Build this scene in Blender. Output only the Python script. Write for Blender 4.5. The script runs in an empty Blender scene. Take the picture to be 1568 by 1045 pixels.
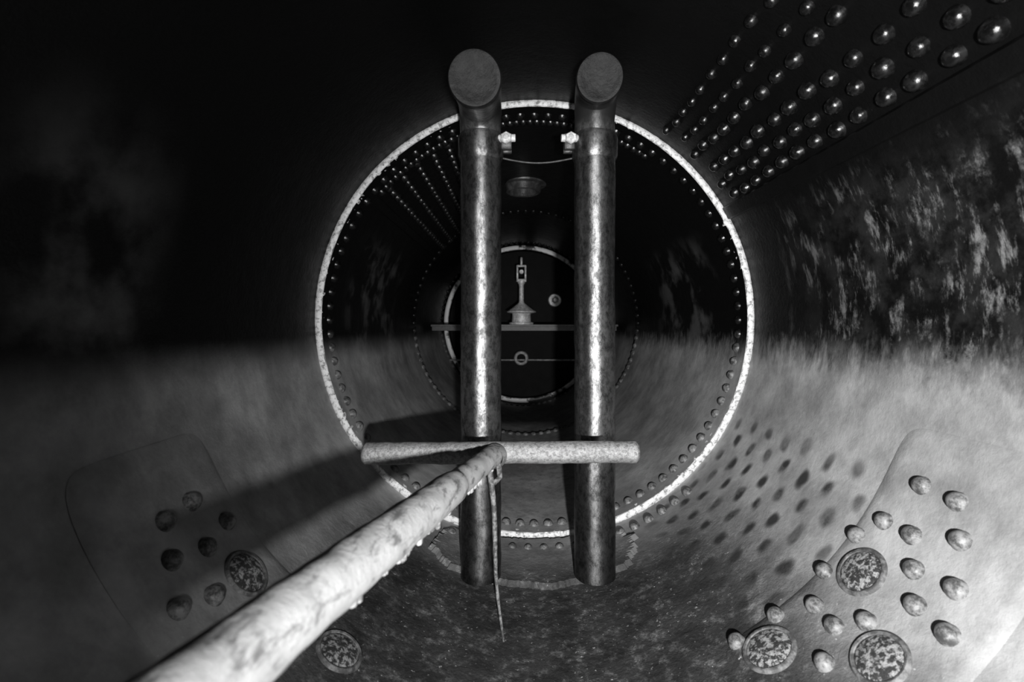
import bpy, math, random
from mathutils import Vector, Matrix, noise
random.seed(4)
H = 1.0                 # camera height above lowest point of the drum (m)
CX, CZ = 0.09, H + 0.034  # drum axis
R1, R2 = 1.03, 1.00
D2 = 2.27               # start of second course
def P(x, u, d): return Vector((x, d, u + H))
def nz(*a): return noise.noise(Vector(a))

# ------------------------------------------------------------ mesh builder
class MB:
    def __init__(s): s.v=[]; s.f=[]; s.m=[]
    def add(s, vs, fs, mat=0):
        o=len(s.v); s.v+= [tuple(a) for a in vs]
        for f in fs: s.f.append([i+o for i in f]); s.m.append(mat)
    def rings(s, rings, mat=0, cap0=True, cap1=True, closed=True, capmat=None):
        n=len(rings[0]); vs=[p for r in rings for p in r]; fs=[]
        for i in range(len(rings)-1):
            for j in range(n if closed else n-1):
                k=(j+1)%n
                fs.append([i*n+j,i*n+k,(i+1)*n+k,(i+1)*n+j])
        nf=len(fs)
        if cap0: fs.append(list(range(n))[::-1])
        if cap1: fs.append([(len(rings)-1)*n+j for j in range(n)])
        s.add(vs,fs,mat)
        if capmat is not None:
            for q in range(len(s.m)-(len(fs)-nf),len(s.m)): s.m[q]=capmat
    def tube(s, path, radii, seg=32, mat=0, rough=0.0, fr=9.0, bev=0.12, capmat=None):
        path=[Vector(p) for p in path]
        if not hasattr(radii,'__len__'): radii=[radii]*len(path)
        radii=list(radii)
        t0=(path[1]-path[0]).normalized(); t1=(path[-1]-path[-2]).normalized()
        b0=radii[0]*bev; b1=radii[-1]*bev
        path=[path[0],path[0]+t0*b0]+path[1:-1]+[path[-1]-t1*b1,path[-1]]
        radii=[radii[0]-b0,radii[0]]+radii[1:-1]+[radii[-1],radii[-1]-b1]
        up=Vector((0,0,1)) if abs(t0.z)<0.9 else Vector((0,1,0))
        nrm=(up-t0*up.dot(t0)).normalized(); rings=[]
        for i,p in enumerate(path):
            a=path[max(0,i-1)]; b=path[min(len(path)-1,i+1)]
            t=(b-a).normalized(); nrm=(nrm-t*nrm.dot(t)).normalized(); bn=t.cross(nrm)
            r=[]
            for j in range(seg):
                an=2*math.pi*j/seg
                dr=nrm*math.cos(an)+bn*math.sin(an)
                q=p+dr*radii[i]
                rr=rough*noise.noise(q*fr)
                r.append(q+dr*rr)
            rings.append(r)
        s.rings(rings,mat,capmat=capmat)
    def lathe(s, o, axis, prof, seg=24, mat=0, capend=True, capmat=None):
        o=Vector(o); a=Vector(axis).normalized()
        up=Vector((0,0,1)) if abs(a.z)<0.9 else Vector((0,1,0))
        n=(up-a*up.dot(a)).normalized(); b=a.cross(n); rings=[]
        for r,t in prof:
            rings.append([o+a*t+(n*math.cos(2*math.pi*j/seg)+b*math.sin(2*math.pi*j/seg))*r for j in range(seg)])
        s.rings(rings,mat,cap0=capend,cap1=capend,capmat=capmat)
    def box(s,c,d,mat=0,bev=0.1):
        c=Vector(c); dx,dy,dz=[q/2 for q in d]; b=min(dx,dy,dz)*bev*2
        rings=[]
        for zz,ins in((-dz,b),(-dz+b,0),(dz-b,0),(dz,b)):
            x=dx-ins;y=dy-ins;k=b
            rings.append([c+Vector(q) for q in((x-k,-y,zz),(x,-y+k,zz),(x,y-k,zz),(x-k,y,zz),(-x+k,y,zz),(-x,y-k,zz),(-x,-y+k,zz),(-x+k,-y,zz))])
        s.rings(rings,mat)
    def obj(s,name,mats,angle=40,parent=None):
        me=bpy.data.meshes.new(name); me.from_pydata(s.v,[],s.f); me.update()
        for m in mats: me.materials.append(m)
        me.polygons.foreach_set('material_index',s.m)
        me.polygons.foreach_set('use_smooth',[True]*len(s.f))
        me.set_sharp_from_angle(angle=math.radians(angle))
        ob=bpy.data.objects.new(name,me); bpy.context.scene.collection.objects.link(ob)
        if parent: ob.parent=parent
        return ob

# ------------------------------------------------------------ materials
class NT:
    def __init__(s,name):
        s.mat=bpy.data.materials.new(name); s.mat.use_nodes=True
        s.nt=s.mat.node_tree; s.b=s.nt.nodes['Principled BSDF']
        g=s.n('ShaderNodeNewGeometry'); s.geo=g.outputs['Position']; s.nor=g.outputs['Normal']
    def n(s,t): return s.nt.nodes.new(t)
    def put(s,sock,v):
        if isinstance(v,bpy.types.NodeSocket): s.nt.links.new(v,sock)
        else: sock.default_value=v
    def math(s,op,a,b=0.0,c=0.0,clamp=False):
        m=s.n('ShaderNodeMath'); m.operation=op; m.use_clamp=clamp
        s.put(m.inputs[0],a); s.put(m.inputs[1],b)
        if len(m.inputs)>2: s.put(m.inputs[2],c)
        return m.outputs[0]
    def mul(s,*a):
        r=a[0]
        for q in a[1:]: r=s.math('MULTIPLY',r,q)
        return r
    def rng(s,v,a,b,c=0.0,d=1.0,smooth=True):
        m=s.n('ShaderNodeMapRange'); m.interpolation_type='SMOOTHSTEP' if smooth else 'LINEAR'
        s.put(m.inputs['Value'],v); m.inputs['From Min'].default_value=a; m.inputs['From Max'].default_value=b
        m.inputs['To Min'].default_value=c; m.inputs['To Max'].default_value=d
        return m.outputs[0]
    def noise(s,vec,scale,detail=5,rough=.6,dist=0.0):
        m=s.n('ShaderNodeTexNoise'); s.put(m.inputs['Vector'],vec)
        m.inputs['Scale'].default_value=scale; m.inputs['Detail'].default_value=detail
        m.inputs['Roughness'].default_value=rough; m.inputs['Distortion'].default_value=dist
        return m.outputs[0]
    def scale(s,vec,x,y,z):
        m=s.n('ShaderNodeVectorMath'); m.operation='MULTIPLY'; s.put(m.inputs[0],vec)
        m.inputs[1].default_value=(x,y,z); return m.outputs[0]
    def mix(s,f,a,b):
        m=s.n('ShaderNodeMix'); m.data_type='FLOAT'
        s.put(m.inputs[0],f); s.put(m.inputs[2],a); s.put(m.inputs[3],b); return m.outputs[0]
    def sep(s):
        m=s.n('ShaderNodeSeparateXYZ'); s.put(m.inputs[0],s.geo); return m.outputs
    def cyl(s):
        o=s.sep(); x=s.math('SUBTRACT',o[0],CX); z=s.math('SUBTRACT',CZ,o[2])
        a=s.math('ARCTAN2',x,z); c=s.n('ShaderNodeCombineXYZ')
        s.put(c.inputs[0],a); s.put(c.inputs[1],o[1]); return c.outputs[0],x,o[1],o[2],a
    def grey(s,v):
        c=s.n('ShaderNodeCombineColor')
        for i in range(3): s.put(c.inputs[i],v)
        s.put(s.b.inputs['Base Color'],c.outputs[0])
    def bump(s,h,strength,dist=.01):
        m=s.n('ShaderNodeBump'); s.put(m.inputs['Height'],h); m.inputs['Strength'].default_value=strength
        m.inputs['Distance'].default_value=dist; s.put(s.b.inputs['Normal'],m.outputs[0])
    def set(s,**k):
        for a,v in k.items(): s.put(s.b.inputs[a.replace('_',' ')],v)

def shell_material():
    m=NT('boiler_plate'); uv,x,y,z,a=m.cyl()
    streak=m.noise(m.scale(uv,7,13,1),1.0,8,.70,.5)
    drip=m.noise(m.scale(uv,8,22,1),1.0,8,.74,.15)
    blot=m.noise(m.scale(uv,11,22,1),1.0,9,.78,.3)
    big=m.noise(m.geo,2.6,5,.6)
    mid=m.noise(m.geo,9,7,.65)
    fine=m.noise(m.geo,70,6,.7)
    rightside=m.rng(x,.3,.9)
    wob=m.math('SUBTRACT',drip,.5)
    zw=m.math('ADD',z,m.mul(wob,m.math('MULTIPLY_ADD',rightside,.24,.03)))
    zw=m.math('SUBTRACT',zw,m.mul(rightside,.01))
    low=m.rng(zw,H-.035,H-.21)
    lo=m.rng(streak,.28,.72,.33,.41)
    lo=m.math('ADD',lo,m.mul(m.math('SUBTRACT',fine,.5),.10))
    lo=m.mul(lo,m.rng(big,.3,.7,.66,1.20),m.rng(mid,.32,.62,.78,1.06))
    abs_a=m.math('ABSOLUTE',a)
    flr2=m.mul(m.rng(abs_a,.60,.25),m.rng(m.noise(m.geo,18,7,.75),.40,.65),.55)
    lo=m.mix(flr2,lo,.06)
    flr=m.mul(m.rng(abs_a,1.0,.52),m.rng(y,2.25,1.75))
    mot=m.rng(m.noise(m.geo,24,9,.8),.48,.74,.025,.22)
    speck=m.mul(m.rng(m.noise(m.geo,85,3,.6),.66,.72),.40)
    mot=m.mul(m.math('ADD',mot,speck),m.rng(mid,.38,.60,.45,1.15))
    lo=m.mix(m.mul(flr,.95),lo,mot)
    # staggered dark spots on the right flank, elongated round the drum
    wa=m.math('ADD',a,m.mul(m.math('SUBTRACT',m.noise(m.geo,6,2,.5),.5),.10))
    wy=m.math('ADD',y,m.mul(m.math('SUBTRACT',m.noise(m.scale(m.geo,1.1,1.3,1),7,2,.5),.5),.06))
    g=m.mul(m.math('COSINE',m.mul(wa,2*math.pi/.17)),m.math('COSINE',m.mul(wy,2*math.pi/.125)))
    spots=m.mul(m.rng(g,.10,.90),m.rng(a,.42,.60),m.rng(a,1.22,1.05),m.rng(y,1.22,1.45),m.rng(y,2.30,2.15),m.rng(mid,.38,.52,.60,.97))
    lo=m.mix(spots,lo,.03)
    # upper: black varnish with lime blooms on the right flank
    right=m.mul(m.rng(x,.55,.9),m.rng(y,2.15,1.4),m.rng(z,H+.52,H+.34))
    patch=m.mul(m.rng(drip,.49,.64),m.rng(m.noise(m.geo,6,6,.7),.44,.60),right)
    left_glare=m.mul(m.rng(x,-.60,-.88),m.rng(y,1.35,1.05),m.rng(y,.78,1.0),m.rng(z,H+.55,H+.25),m.rng(m.noise(m.geo,4.0,5,.55),.38,.68))  # soft wall glare painted into the base colour as mottled pale patches
    up=m.math('ADD',.0035,m.mul(patch,.20)); up=m.math('ADD',up,m.mul(left_glare,.17))
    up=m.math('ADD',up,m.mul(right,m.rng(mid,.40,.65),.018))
    crown2_sheen=m.mul(m.rng(y,2.5,2.8),m.rng(y,3.8,3.3),m.rng(z,H+.55,H+.35),m.rng(m.noise(m.geo,5,5,.55),.46,.66),.08)  # dull reflections on the second course, painted in as pale splotches
    up=m.math('ADD',up,crown2_sheen)
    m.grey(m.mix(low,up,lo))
    m.set(Roughness=m.mix(low,m.rng(blot,.3,.7,.28,.45),.60),Specular_IOR_Level=m.mix(low,.22,.25))
    h=m.math('ADD',m.mul(streak,.15),m.mul(fine,.4)); h=m.math('ADD',h,m.mul(flr,m.noise(m.geo,22,6,.7),2.4))
    m.bump(h,.45,.010); return m.mat

def simple(name,a,b,scale,rough=.5,metal=0.0,lo=.4,hi=.65,bump=.4,st=(1,1,1),spec=.5,r2=None,dist=.006):
    m=NT(name); n=m.noise(m.scale(m.geo,*st),scale,7,.7,.2); f=m.rng(n,lo,hi)
    m.grey(m.mix(f,a,b)); m.set(Roughness=m.mix(f,rough,r2 if r2 is not None else rough),Metallic=metal,Specular_IOR_Level=spec)
    m.bump(m.noise(m.geo,scale*2.2,6,.7),bump,dist); return m.mat

M_shell=shell_material()
M_edge=simple('chipped_plate_edge',.25,.92,45,.45,.0,.36,.54,.6)
M_edge_dark=simple('worn_far_edge',.03,.95,4,.45,.0,.43,.52,.5)
M_end=simple('sooty_end_plate',.001,.004,8,.6,spec=.12,bump=.1)
M_pole=simple('flaking_limewashed_pipe',.14,.42,32,.6,0,.34,.50,.5,(1.3,.45,1.3),.3,dist=.004)
M_dark=simple('dark_iron',.02,.06,18,.42)
M_cap=simple('painted_cap',.008,.018,30,.5,bump=.5,spec=.25)
M_bright=simple('worn_bright_steel',.40,.8,40,.35,.1)
M_plug=simple('lime_speckled_plug',.03,.40,75,.6,0,.46,.58,.9)
M_rim=simple('plug_rim',.06,.20,40,.55)
M_bar=simple('scaled_crossbar',.17,.36,95,.38,.35,.36,.60,.7,dist=.004)

def riser_material():
    m=NT('blackened_riser_steel'); o=m.sep()
    n=m.noise(m.scale(m.geo,1,1,.6),42,9,.8,.2); f=m.rng(n,.36,.62)
    g=m.noise(m.geo,150,5,.8)
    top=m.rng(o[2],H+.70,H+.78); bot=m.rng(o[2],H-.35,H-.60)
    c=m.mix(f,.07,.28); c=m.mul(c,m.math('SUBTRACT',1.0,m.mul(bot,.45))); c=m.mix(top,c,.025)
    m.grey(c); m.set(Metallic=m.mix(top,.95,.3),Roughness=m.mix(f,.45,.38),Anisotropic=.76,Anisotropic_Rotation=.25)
    v=m.n('ShaderNodeVectorMath'); v.operation='CROSS_PRODUCT'; m.put(v.inputs[0],m.nor); v.inputs[1].default_value=(0,0,1)
    m.put(m.b.inputs['Tangent'],v.outputs[0])
    m.bump(m.math('ADD',n,m.mul(g,.8)),.26,.003); return m.mat
M_riser=riser_material()
def rivet_material():
    m=NT('rivet_head_paint'); o=m.sep(); n=m.noise(m.geo,45,6,.75)
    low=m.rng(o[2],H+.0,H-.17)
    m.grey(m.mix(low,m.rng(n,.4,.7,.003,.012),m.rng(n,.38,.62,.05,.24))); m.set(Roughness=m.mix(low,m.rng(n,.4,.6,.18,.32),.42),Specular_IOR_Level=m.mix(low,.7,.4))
    m.bump(n,.28,.005); return m.mat
M_rivet=rivet_material()

# ------------------------------------------------------------ drum
def cyl(th,r,d): return Vector((CX+r*math.cos(th), d, CZ+r*math.sin(th)))
shell=bpy.data.objects.new('boiler_shell',None); bpy.context.scene.collection.objects.link(shell)
def course(name,r,d0,d1,nd):
    mb=MB(); NTH=288; rings=[]
    for i in range(nd+1):
        d=d0+(d1-d0)*i/nd; ring=[]
        for j in range(NTH):
            th=2*math.pi*j/NTH
            w=.004*nz(math.cos(th)*3,d*2.0,math.sin(th)*3)
            ring.append(cyl(th,r+w,d))
        rings.append(ring)
    mb.rings(rings,0,False,False)
    return mb.obj(name,[M_shell],parent=shell)
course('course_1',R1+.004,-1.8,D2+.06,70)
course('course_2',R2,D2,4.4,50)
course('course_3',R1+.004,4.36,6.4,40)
def edge_ring(name,d,rin,rout,mat,n=480,jag=.004,flip=1):
    mb=MB(); rings=[]
    for k,(rr,dd) in enumerate(((rin,.03),(rin,.004),(rin+.003,-.001),((rin+rout)/2,-.004),(rout-.003,-.002),(rout+.006,.006))):
        ring=[]
        for j in range(n):
            th=2*math.pi*j/n
            w=jag*nz(math.cos(th)*30,k*.7,math.sin(th)*30)+jag*.8*nz(math.cos(th)*80,k,math.sin(th)*80)
            ring.append(cyl(th,rr+(w if k<5 else 0),d+flip*(dd+w*.4)))
        rings.append(ring)
    mb.rings(rings,0,False,False); return mb.obj(name,[mat],60,parent=shell)
edge_ring('lap_edge_near',D2,R2+.003,R1,M_edge,n=720,jag=.006)
edge_ring('lap_edge_far',4.4,R2,R1,M_end,flip=-1)
edge_ring('end_angle_ring',6.18,.955,1.0,M_edge_dark)
mb=MB()
mb.rings([[cyl(2*math.pi*j/200,r,d) for j in range(200)] for r,d in((.957,6.19),(.957,6.36))],0,False,False)
mb.obj('end_angle_web',[M_end],parent=shell)
def disc(name,d,mat):
    mb=MB(); n=96
    mb.rings([[cyl(2*math.pi*j/n,r,d+.02*(1-r)) for j in range(n)] for r in(1.05,.8,.5,.2)],0,False,True)
    return mb.obj(name,[mat])
disc('wall_back',6.36,M_end); disc('wall_front',-1.78,M_end)

def slab(mb,thc,dc,hw,hd,thick,r0=R1,jag=0.0,pw=6.0,mat=0,n=120,rings_n=12,seed=0.0,bev=.006):
    rings=[]; rs=[1.0+bev/min(hw,hd),1.0]+[1-(i+1)/rings_n for i in range(rings_n-1)]+[.01]
    for k,s in enumerate(rs):
        ring=[]
        for j in range(n):
            a=2*math.pi*j/n; c,si=math.cos(a),math.sin(a)
            q=(abs(c)**pw+abs(si)**pw)**(-1/pw)
            w=1+jag*(nz(c*4+seed,si*4,seed)+.6*nz(c*14,si*14,seed)+.5*nz(c*30,si*30,seed))
            u=thc+hw*c*q*w*s/r0; d=dc+hd*si*q*w*s
            rr=r0+.003 if k==0 else r0-thick
            ring.append(cyl(u,rr,d))
        rings.append(ring)
    mb.rings(rings,mat,False,True)
rad=math.radians
mb=MB()
slab(mb,rad(-40),1.12,.38,.20,.004,pw=9,bev=.018)
slab(mb,rad(220),1.15,.36,.20,.004,pw=9,bev=.018)
slab(mb,rad(-91),2.03,.42,.185,.022,jag=.10,pw=3.0,n=480,seed=3,bev=.003)
slab(mb,rad(29.0),.95,.028,1.3,.010,pw=30)
slab(mb,rad(143),3.45,.022,.85,.010,r0=R2,pw=30)
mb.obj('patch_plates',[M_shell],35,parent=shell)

# ------------------------------------------------------------ rivets
RV=MB()
def rivet(th,d,r,shell_r,h=.80,mb=RV,mat=0):
    p=cyl(th,shell_r+.004,d); nrm=-Vector((math.cos(th),0,math.sin(th)))
    prof=[(r*1.10,0),(r*1.06,r*.06+.003)]+[(r*math.cos(t),r*.10+.003+r*h*math.sin(t)) for t in (0.1,.4,.75,1.1,1.4)]+[(.001,r*.10+.003+r*h)]
    mb.lathe(p,nrm,prof,18,mat)
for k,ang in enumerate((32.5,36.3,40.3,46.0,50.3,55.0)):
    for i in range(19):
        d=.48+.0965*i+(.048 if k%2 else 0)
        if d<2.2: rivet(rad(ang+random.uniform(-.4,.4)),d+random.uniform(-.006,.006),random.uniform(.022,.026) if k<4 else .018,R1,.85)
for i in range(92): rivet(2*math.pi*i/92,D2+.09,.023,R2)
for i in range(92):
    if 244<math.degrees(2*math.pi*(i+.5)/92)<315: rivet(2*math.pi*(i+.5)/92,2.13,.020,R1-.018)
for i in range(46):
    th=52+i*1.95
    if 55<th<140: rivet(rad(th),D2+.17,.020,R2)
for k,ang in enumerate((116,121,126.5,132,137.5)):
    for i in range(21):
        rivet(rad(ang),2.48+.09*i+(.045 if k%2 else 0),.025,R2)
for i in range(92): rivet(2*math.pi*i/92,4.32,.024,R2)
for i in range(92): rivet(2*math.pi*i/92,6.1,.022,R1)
# positions on the patch plates, converted from a survey of the photograph to (angle, depth) on the drum
def survey(X,Y):
    vx=(X-790)*.00135; vy=(500-Y)*.00135; a=vx*vx+vy*vy; b=vx*.09+vy*.034
    D=(b+math.sqrt(b*b+1.0516*a))/a
    return math.atan2(vy*D-.034,vx*D-.09),D
pts=[(1415,745),(1470,770),(1475,830),(1400,822),(1357,800),(1403,875),(1468,905),(1405,930),(1455,975),(1315,822),(1265,877),(1250,930),(1280,962),(1330,955),(1265,1018),(1190,945),(1130,985)]
ptl=[(290,770),(345,800),(250,800),(315,840),(260,860),(325,915),(270,935)]
plg=[(1322,878,.058),(1180,997,.062),(1350,1012,.056),(518,1000,.056),(375,880,.056)]
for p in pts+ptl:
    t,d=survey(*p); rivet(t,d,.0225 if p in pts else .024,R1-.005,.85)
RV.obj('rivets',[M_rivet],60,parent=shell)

for X,Y,r in plg:
    PL=MB(); t,d=survey(X,Y); q=cyl(t,R1-.001,d); nrm=-Vector((math.cos(t),0,math.sin(t)))
    PL.lathe(q,nrm,[(r*1.17,-.004),(r*1.14,.008),(r*1.05,.012),(r*.97,.011),(r*.93,.006),(r*.90,.006)],40,1)
    PL.lathe(q,nrm,[(r*.94,0),(r*.92,.009),(r*.75,.014),(r*.35,.017),(.001,.017)],40,0)
    PL.obj('washout_plug',[M_plug,M_rim],50)

# ------------------------------------------------------------ riser pipes
def riser(x,path_top,endx,name,side):
    mb=MB(); r=.0775; dp=1.85
    base=-.955
    path=[P(x,base,dp)]+[P(x,base+(.62-base)*i/40,dp) for i in range(1,41)]
    path+= [P(x+(endx-x)*t,u,d) for t,u,d in path_top]
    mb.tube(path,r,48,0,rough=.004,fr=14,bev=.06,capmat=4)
    ax=(path[-1]-path[-2]).normalized()      # blank cap on the open end
    mb.lathe(path[-1],ax,[(r+.000,-.045),(r+.002,-.042),(r+.002,-.004),(r-.002,.004),(r-.012,.005),(r-.014,.004),(.02,.004)],48,4)
    mb.lathe(P(x,.64,dp),(0,0,1),[(r,-.01),(r+.006,0),(r+.009,.012),(r+.009,.075),(r+.005,.085),(r,.095)],48,0,False)
    mb.box(P(x+side*(r+.018),.70,dp-.02),(.045,.022,.06),1)
    mb.box(P(x+side*(r+.018),.70,dp+.02),(.045,.018,.06),1)
    mb.tube([P(x+side*(r+.02),.70,dp-.075),P(x+side*(r+.02),.70,dp+.05)],.010,16,2)
    mb.lathe(P(x+side*(r+.02),.70,dp-.052),(0,-1,0),[(.021,0),(.023,.003),(.023,.014),(.019,.018)],6,2)
    mb.tube([P(x+side*(r-.01),.705,dp-.04),P(x+side*(r+.055),.705,dp-.045)],.014,16,2)
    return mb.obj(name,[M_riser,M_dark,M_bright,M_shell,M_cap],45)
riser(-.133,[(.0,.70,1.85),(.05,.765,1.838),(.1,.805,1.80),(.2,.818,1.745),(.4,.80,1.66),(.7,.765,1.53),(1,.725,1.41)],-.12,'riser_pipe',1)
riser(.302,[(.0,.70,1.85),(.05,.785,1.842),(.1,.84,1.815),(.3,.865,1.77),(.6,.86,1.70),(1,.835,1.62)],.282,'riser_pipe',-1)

mb=MB()
mb.tube([P(-.05+.27*i/16,.655-.018*math.sin(math.pi*i/16),1.88) for i in range(17)],.004,10,0)
mb.obj('clamp_tie_rod',[M_dark])

# ------------------------------------------------------------ T-shaped feed pipe
mb=MB()
A=P(-.065,-.418,1.6); B=P(-.243,-.334,.62); dirv=(B-A)/.98
xs=[-.505+.911*i/60 for i in range(61)]
mb.tube([P(x,-.42+.006*(x+.5),1.6) for x in xs],.036,32,1,rough=.003,fr=26,bev=.3)
L=[A+dirv*(1.9*i/90) for i in range(91)]
rr=[]
for i in range(91):
    s=1.9*i/90
    rr.append(.030 if s<.03 else (.033 if s<.45 else (.0385 if s<.50 else .0395)))
mb.tube(L,rr,40,0,rough=.003,fr=26)
for i in range(50):
    s=random.uniform(.02,.95); p=A+dirv*s; r=.033 if s<.47 else .0395
    q=p+Vector((random.uniform(.0,.022),0,-r*.88)); l=random.uniform(.002,.010)
    w=random.uniform(.005,.011)
    mb.tube([q+Vector((0,-.004,.014)),q+Vector((.001,0,-l*.4)),q+Vector((0,.002,-l))],[w,w*.7,.002],8,0,bev=.05,rough=.002,fr=60)
mb.lathe(A+Vector((0,-.03,0)),(dirv),[(.031,-.02),(.038,.0),(.039,.02),(.033,.045)],32,1,False)
a=P(-.085,-.44,1.54); b=P(-.041,-.984,1.51)
pa=[a.lerp(b,i/20)+Vector((.005*math.sin(i*.35),0,0)) for i in range(21)]
mb.tube(pa,[.010-.0065*i/20 for i in range(21)],12,2,rough=.002,fr=60)
mb.tube([a+Vector((.0,-.02,.05)),a+Vector((.03,-.02,.02)),a+Vector((.035,0,-.04)),a+Vector((.015,0,-.06))],.008,10,2,rough=.002)
mb.obj('feed_pipe_tee',[M_pole,M_bar,simple('strut_rust',.05,.25,50)],50)

# ------------------------------------------------------------ far fittings
mb=MB(); u0=.012
mb.box(P(CX,u0,5.05),(1.94,.10,.022),0)
mb.box(P(CX,u0-.03,5.09),(1.94,.014,.05),0)
mb.obj('cross_stay',[simple('stay_iron',.008,.03,20,.4)])
mb=MB()
o=P(.060,u0+.011,5.05)
mb.lathe(o,(0,0,1),[(.125,0),(.127,.02),(.10,.025),(.095,.10),(.10,.115),(.150,.125),(.152,.135),(.10,.17),(.055,.205),(.03,.225),(.024,.25),(.024,.40),(.028,.42),(.038,.43),(.038,.45),(.02,.455)],40,0)
for sx in(-1,1): mb.box(o+Vector((sx*.042,0,.53)),(.018,.03,.17),0)
mb.box(o+Vector((0,0,.46)),(.10,.035,.03),0); mb.box(o+Vector((0,0,.61)),(.10,.035,.02),0)
mb.lathe(o+Vector((0,-.02,.55)),(0,1,0),[(.02,0),(.024,.01),(.024,.03),(.02,.04)],16,0)
mb.tube([o+Vector((0,0,.61)),o+Vector((0,0,.70))],.012,12,0)
mb.obj('float_valve',[M_bright],45)
mb=MB()
def washer(mb,c,r):
    mb.lathe(c,(0,-1,0),[(r*.55,0),(r,.0),(r*1.02,.02),(r*.9,.035),(r*.6,.035),(r*.55,.02)],32,0)
    mb.lathe(c,(0,-1,0),[(r*.5,.0),(r*.5,.07),(r*.42,.08)],6,1)
    mb.lathe(c,(0,-1,0),[(r*.28,.0),(r*.28,.11),(r*.2,.12)],20,0)
washer(mb,P(.51,.345,6.33),.085)
mb.obj('stay_nut',[M_bright,M_dark],40)
mb=MB()
c=P(.068,-.39,6.0)
mb.lathe(c,(0,-1,0),[(.05,0),(.085,0),(.09,.015),(.08,.035),(.055,.035),(.05,.015),(.05,0)],40,0,False)
mb.tube([P(-.82,-.415,6.02),P(.98,-.415,6.02)],.010,12,0)
mb.obj('stay_rod_with_eye',[simple('stay_rod_steel',.20,.5,30)],40)
mb=MB()
c=cyl(rad(92),1.0,3.5)
mb.lathe(c+Vector((.0,0,.01)),(0,0,-1),[(.17,0),(.165,.02),(.13,.025),(.125,.07),(.115,.075),(.10,.07),(.095,0)],40,0,False)
mb.obj('crown_branch_flange',[simple('branch_iron',.03,.08,20,.3)],parent=shell)

# ------------------------------------------------------------ light
ld=bpy.data.lights.new('hand_lamp','SPOT'); ld.energy=380; ld.spot_size=rad(106); ld.spot_blend=1.0; ld.shadow_soft_size=.02
lo=bpy.data.objects.new('hand_lamp',ld); bpy.context.scene.collection.objects.link(lo)
lo.location=P(.09,-.13,-.38)
lo.rotation_euler=(Vector((.32,1,-.02))).to_track_quat('-Z','Y').to_euler()
w=bpy.data.worlds.new('dark'); bpy.context.scene.world=w; w.use_nodes=True
w.node_tree.nodes['Background'].inputs[0].default_value=(0,0,0,1)

# ------------------------------------------------------------ camera
cd=bpy.data.cameras.new('camera'); cam=bpy.data.objects.new('camera',cd); bpy.context.scene.collection.objects.link(cam)
cam.location=P(0,0,0); cam.rotation_euler=(math.pi/2,0,0)
cd.sensor_width=36; cd.lens=17.0; cd.shift_x=-.0036; cd.shift_y=-.014; cd.clip_start=.02
cd.dof.use_dof=True; cd.dof.focus_distance=1.8; cd.dof.aperture_fstop=2.8
bpy.context.scene.camera=cam
bpy.context.scene.view_settings.view_transform='Standard'
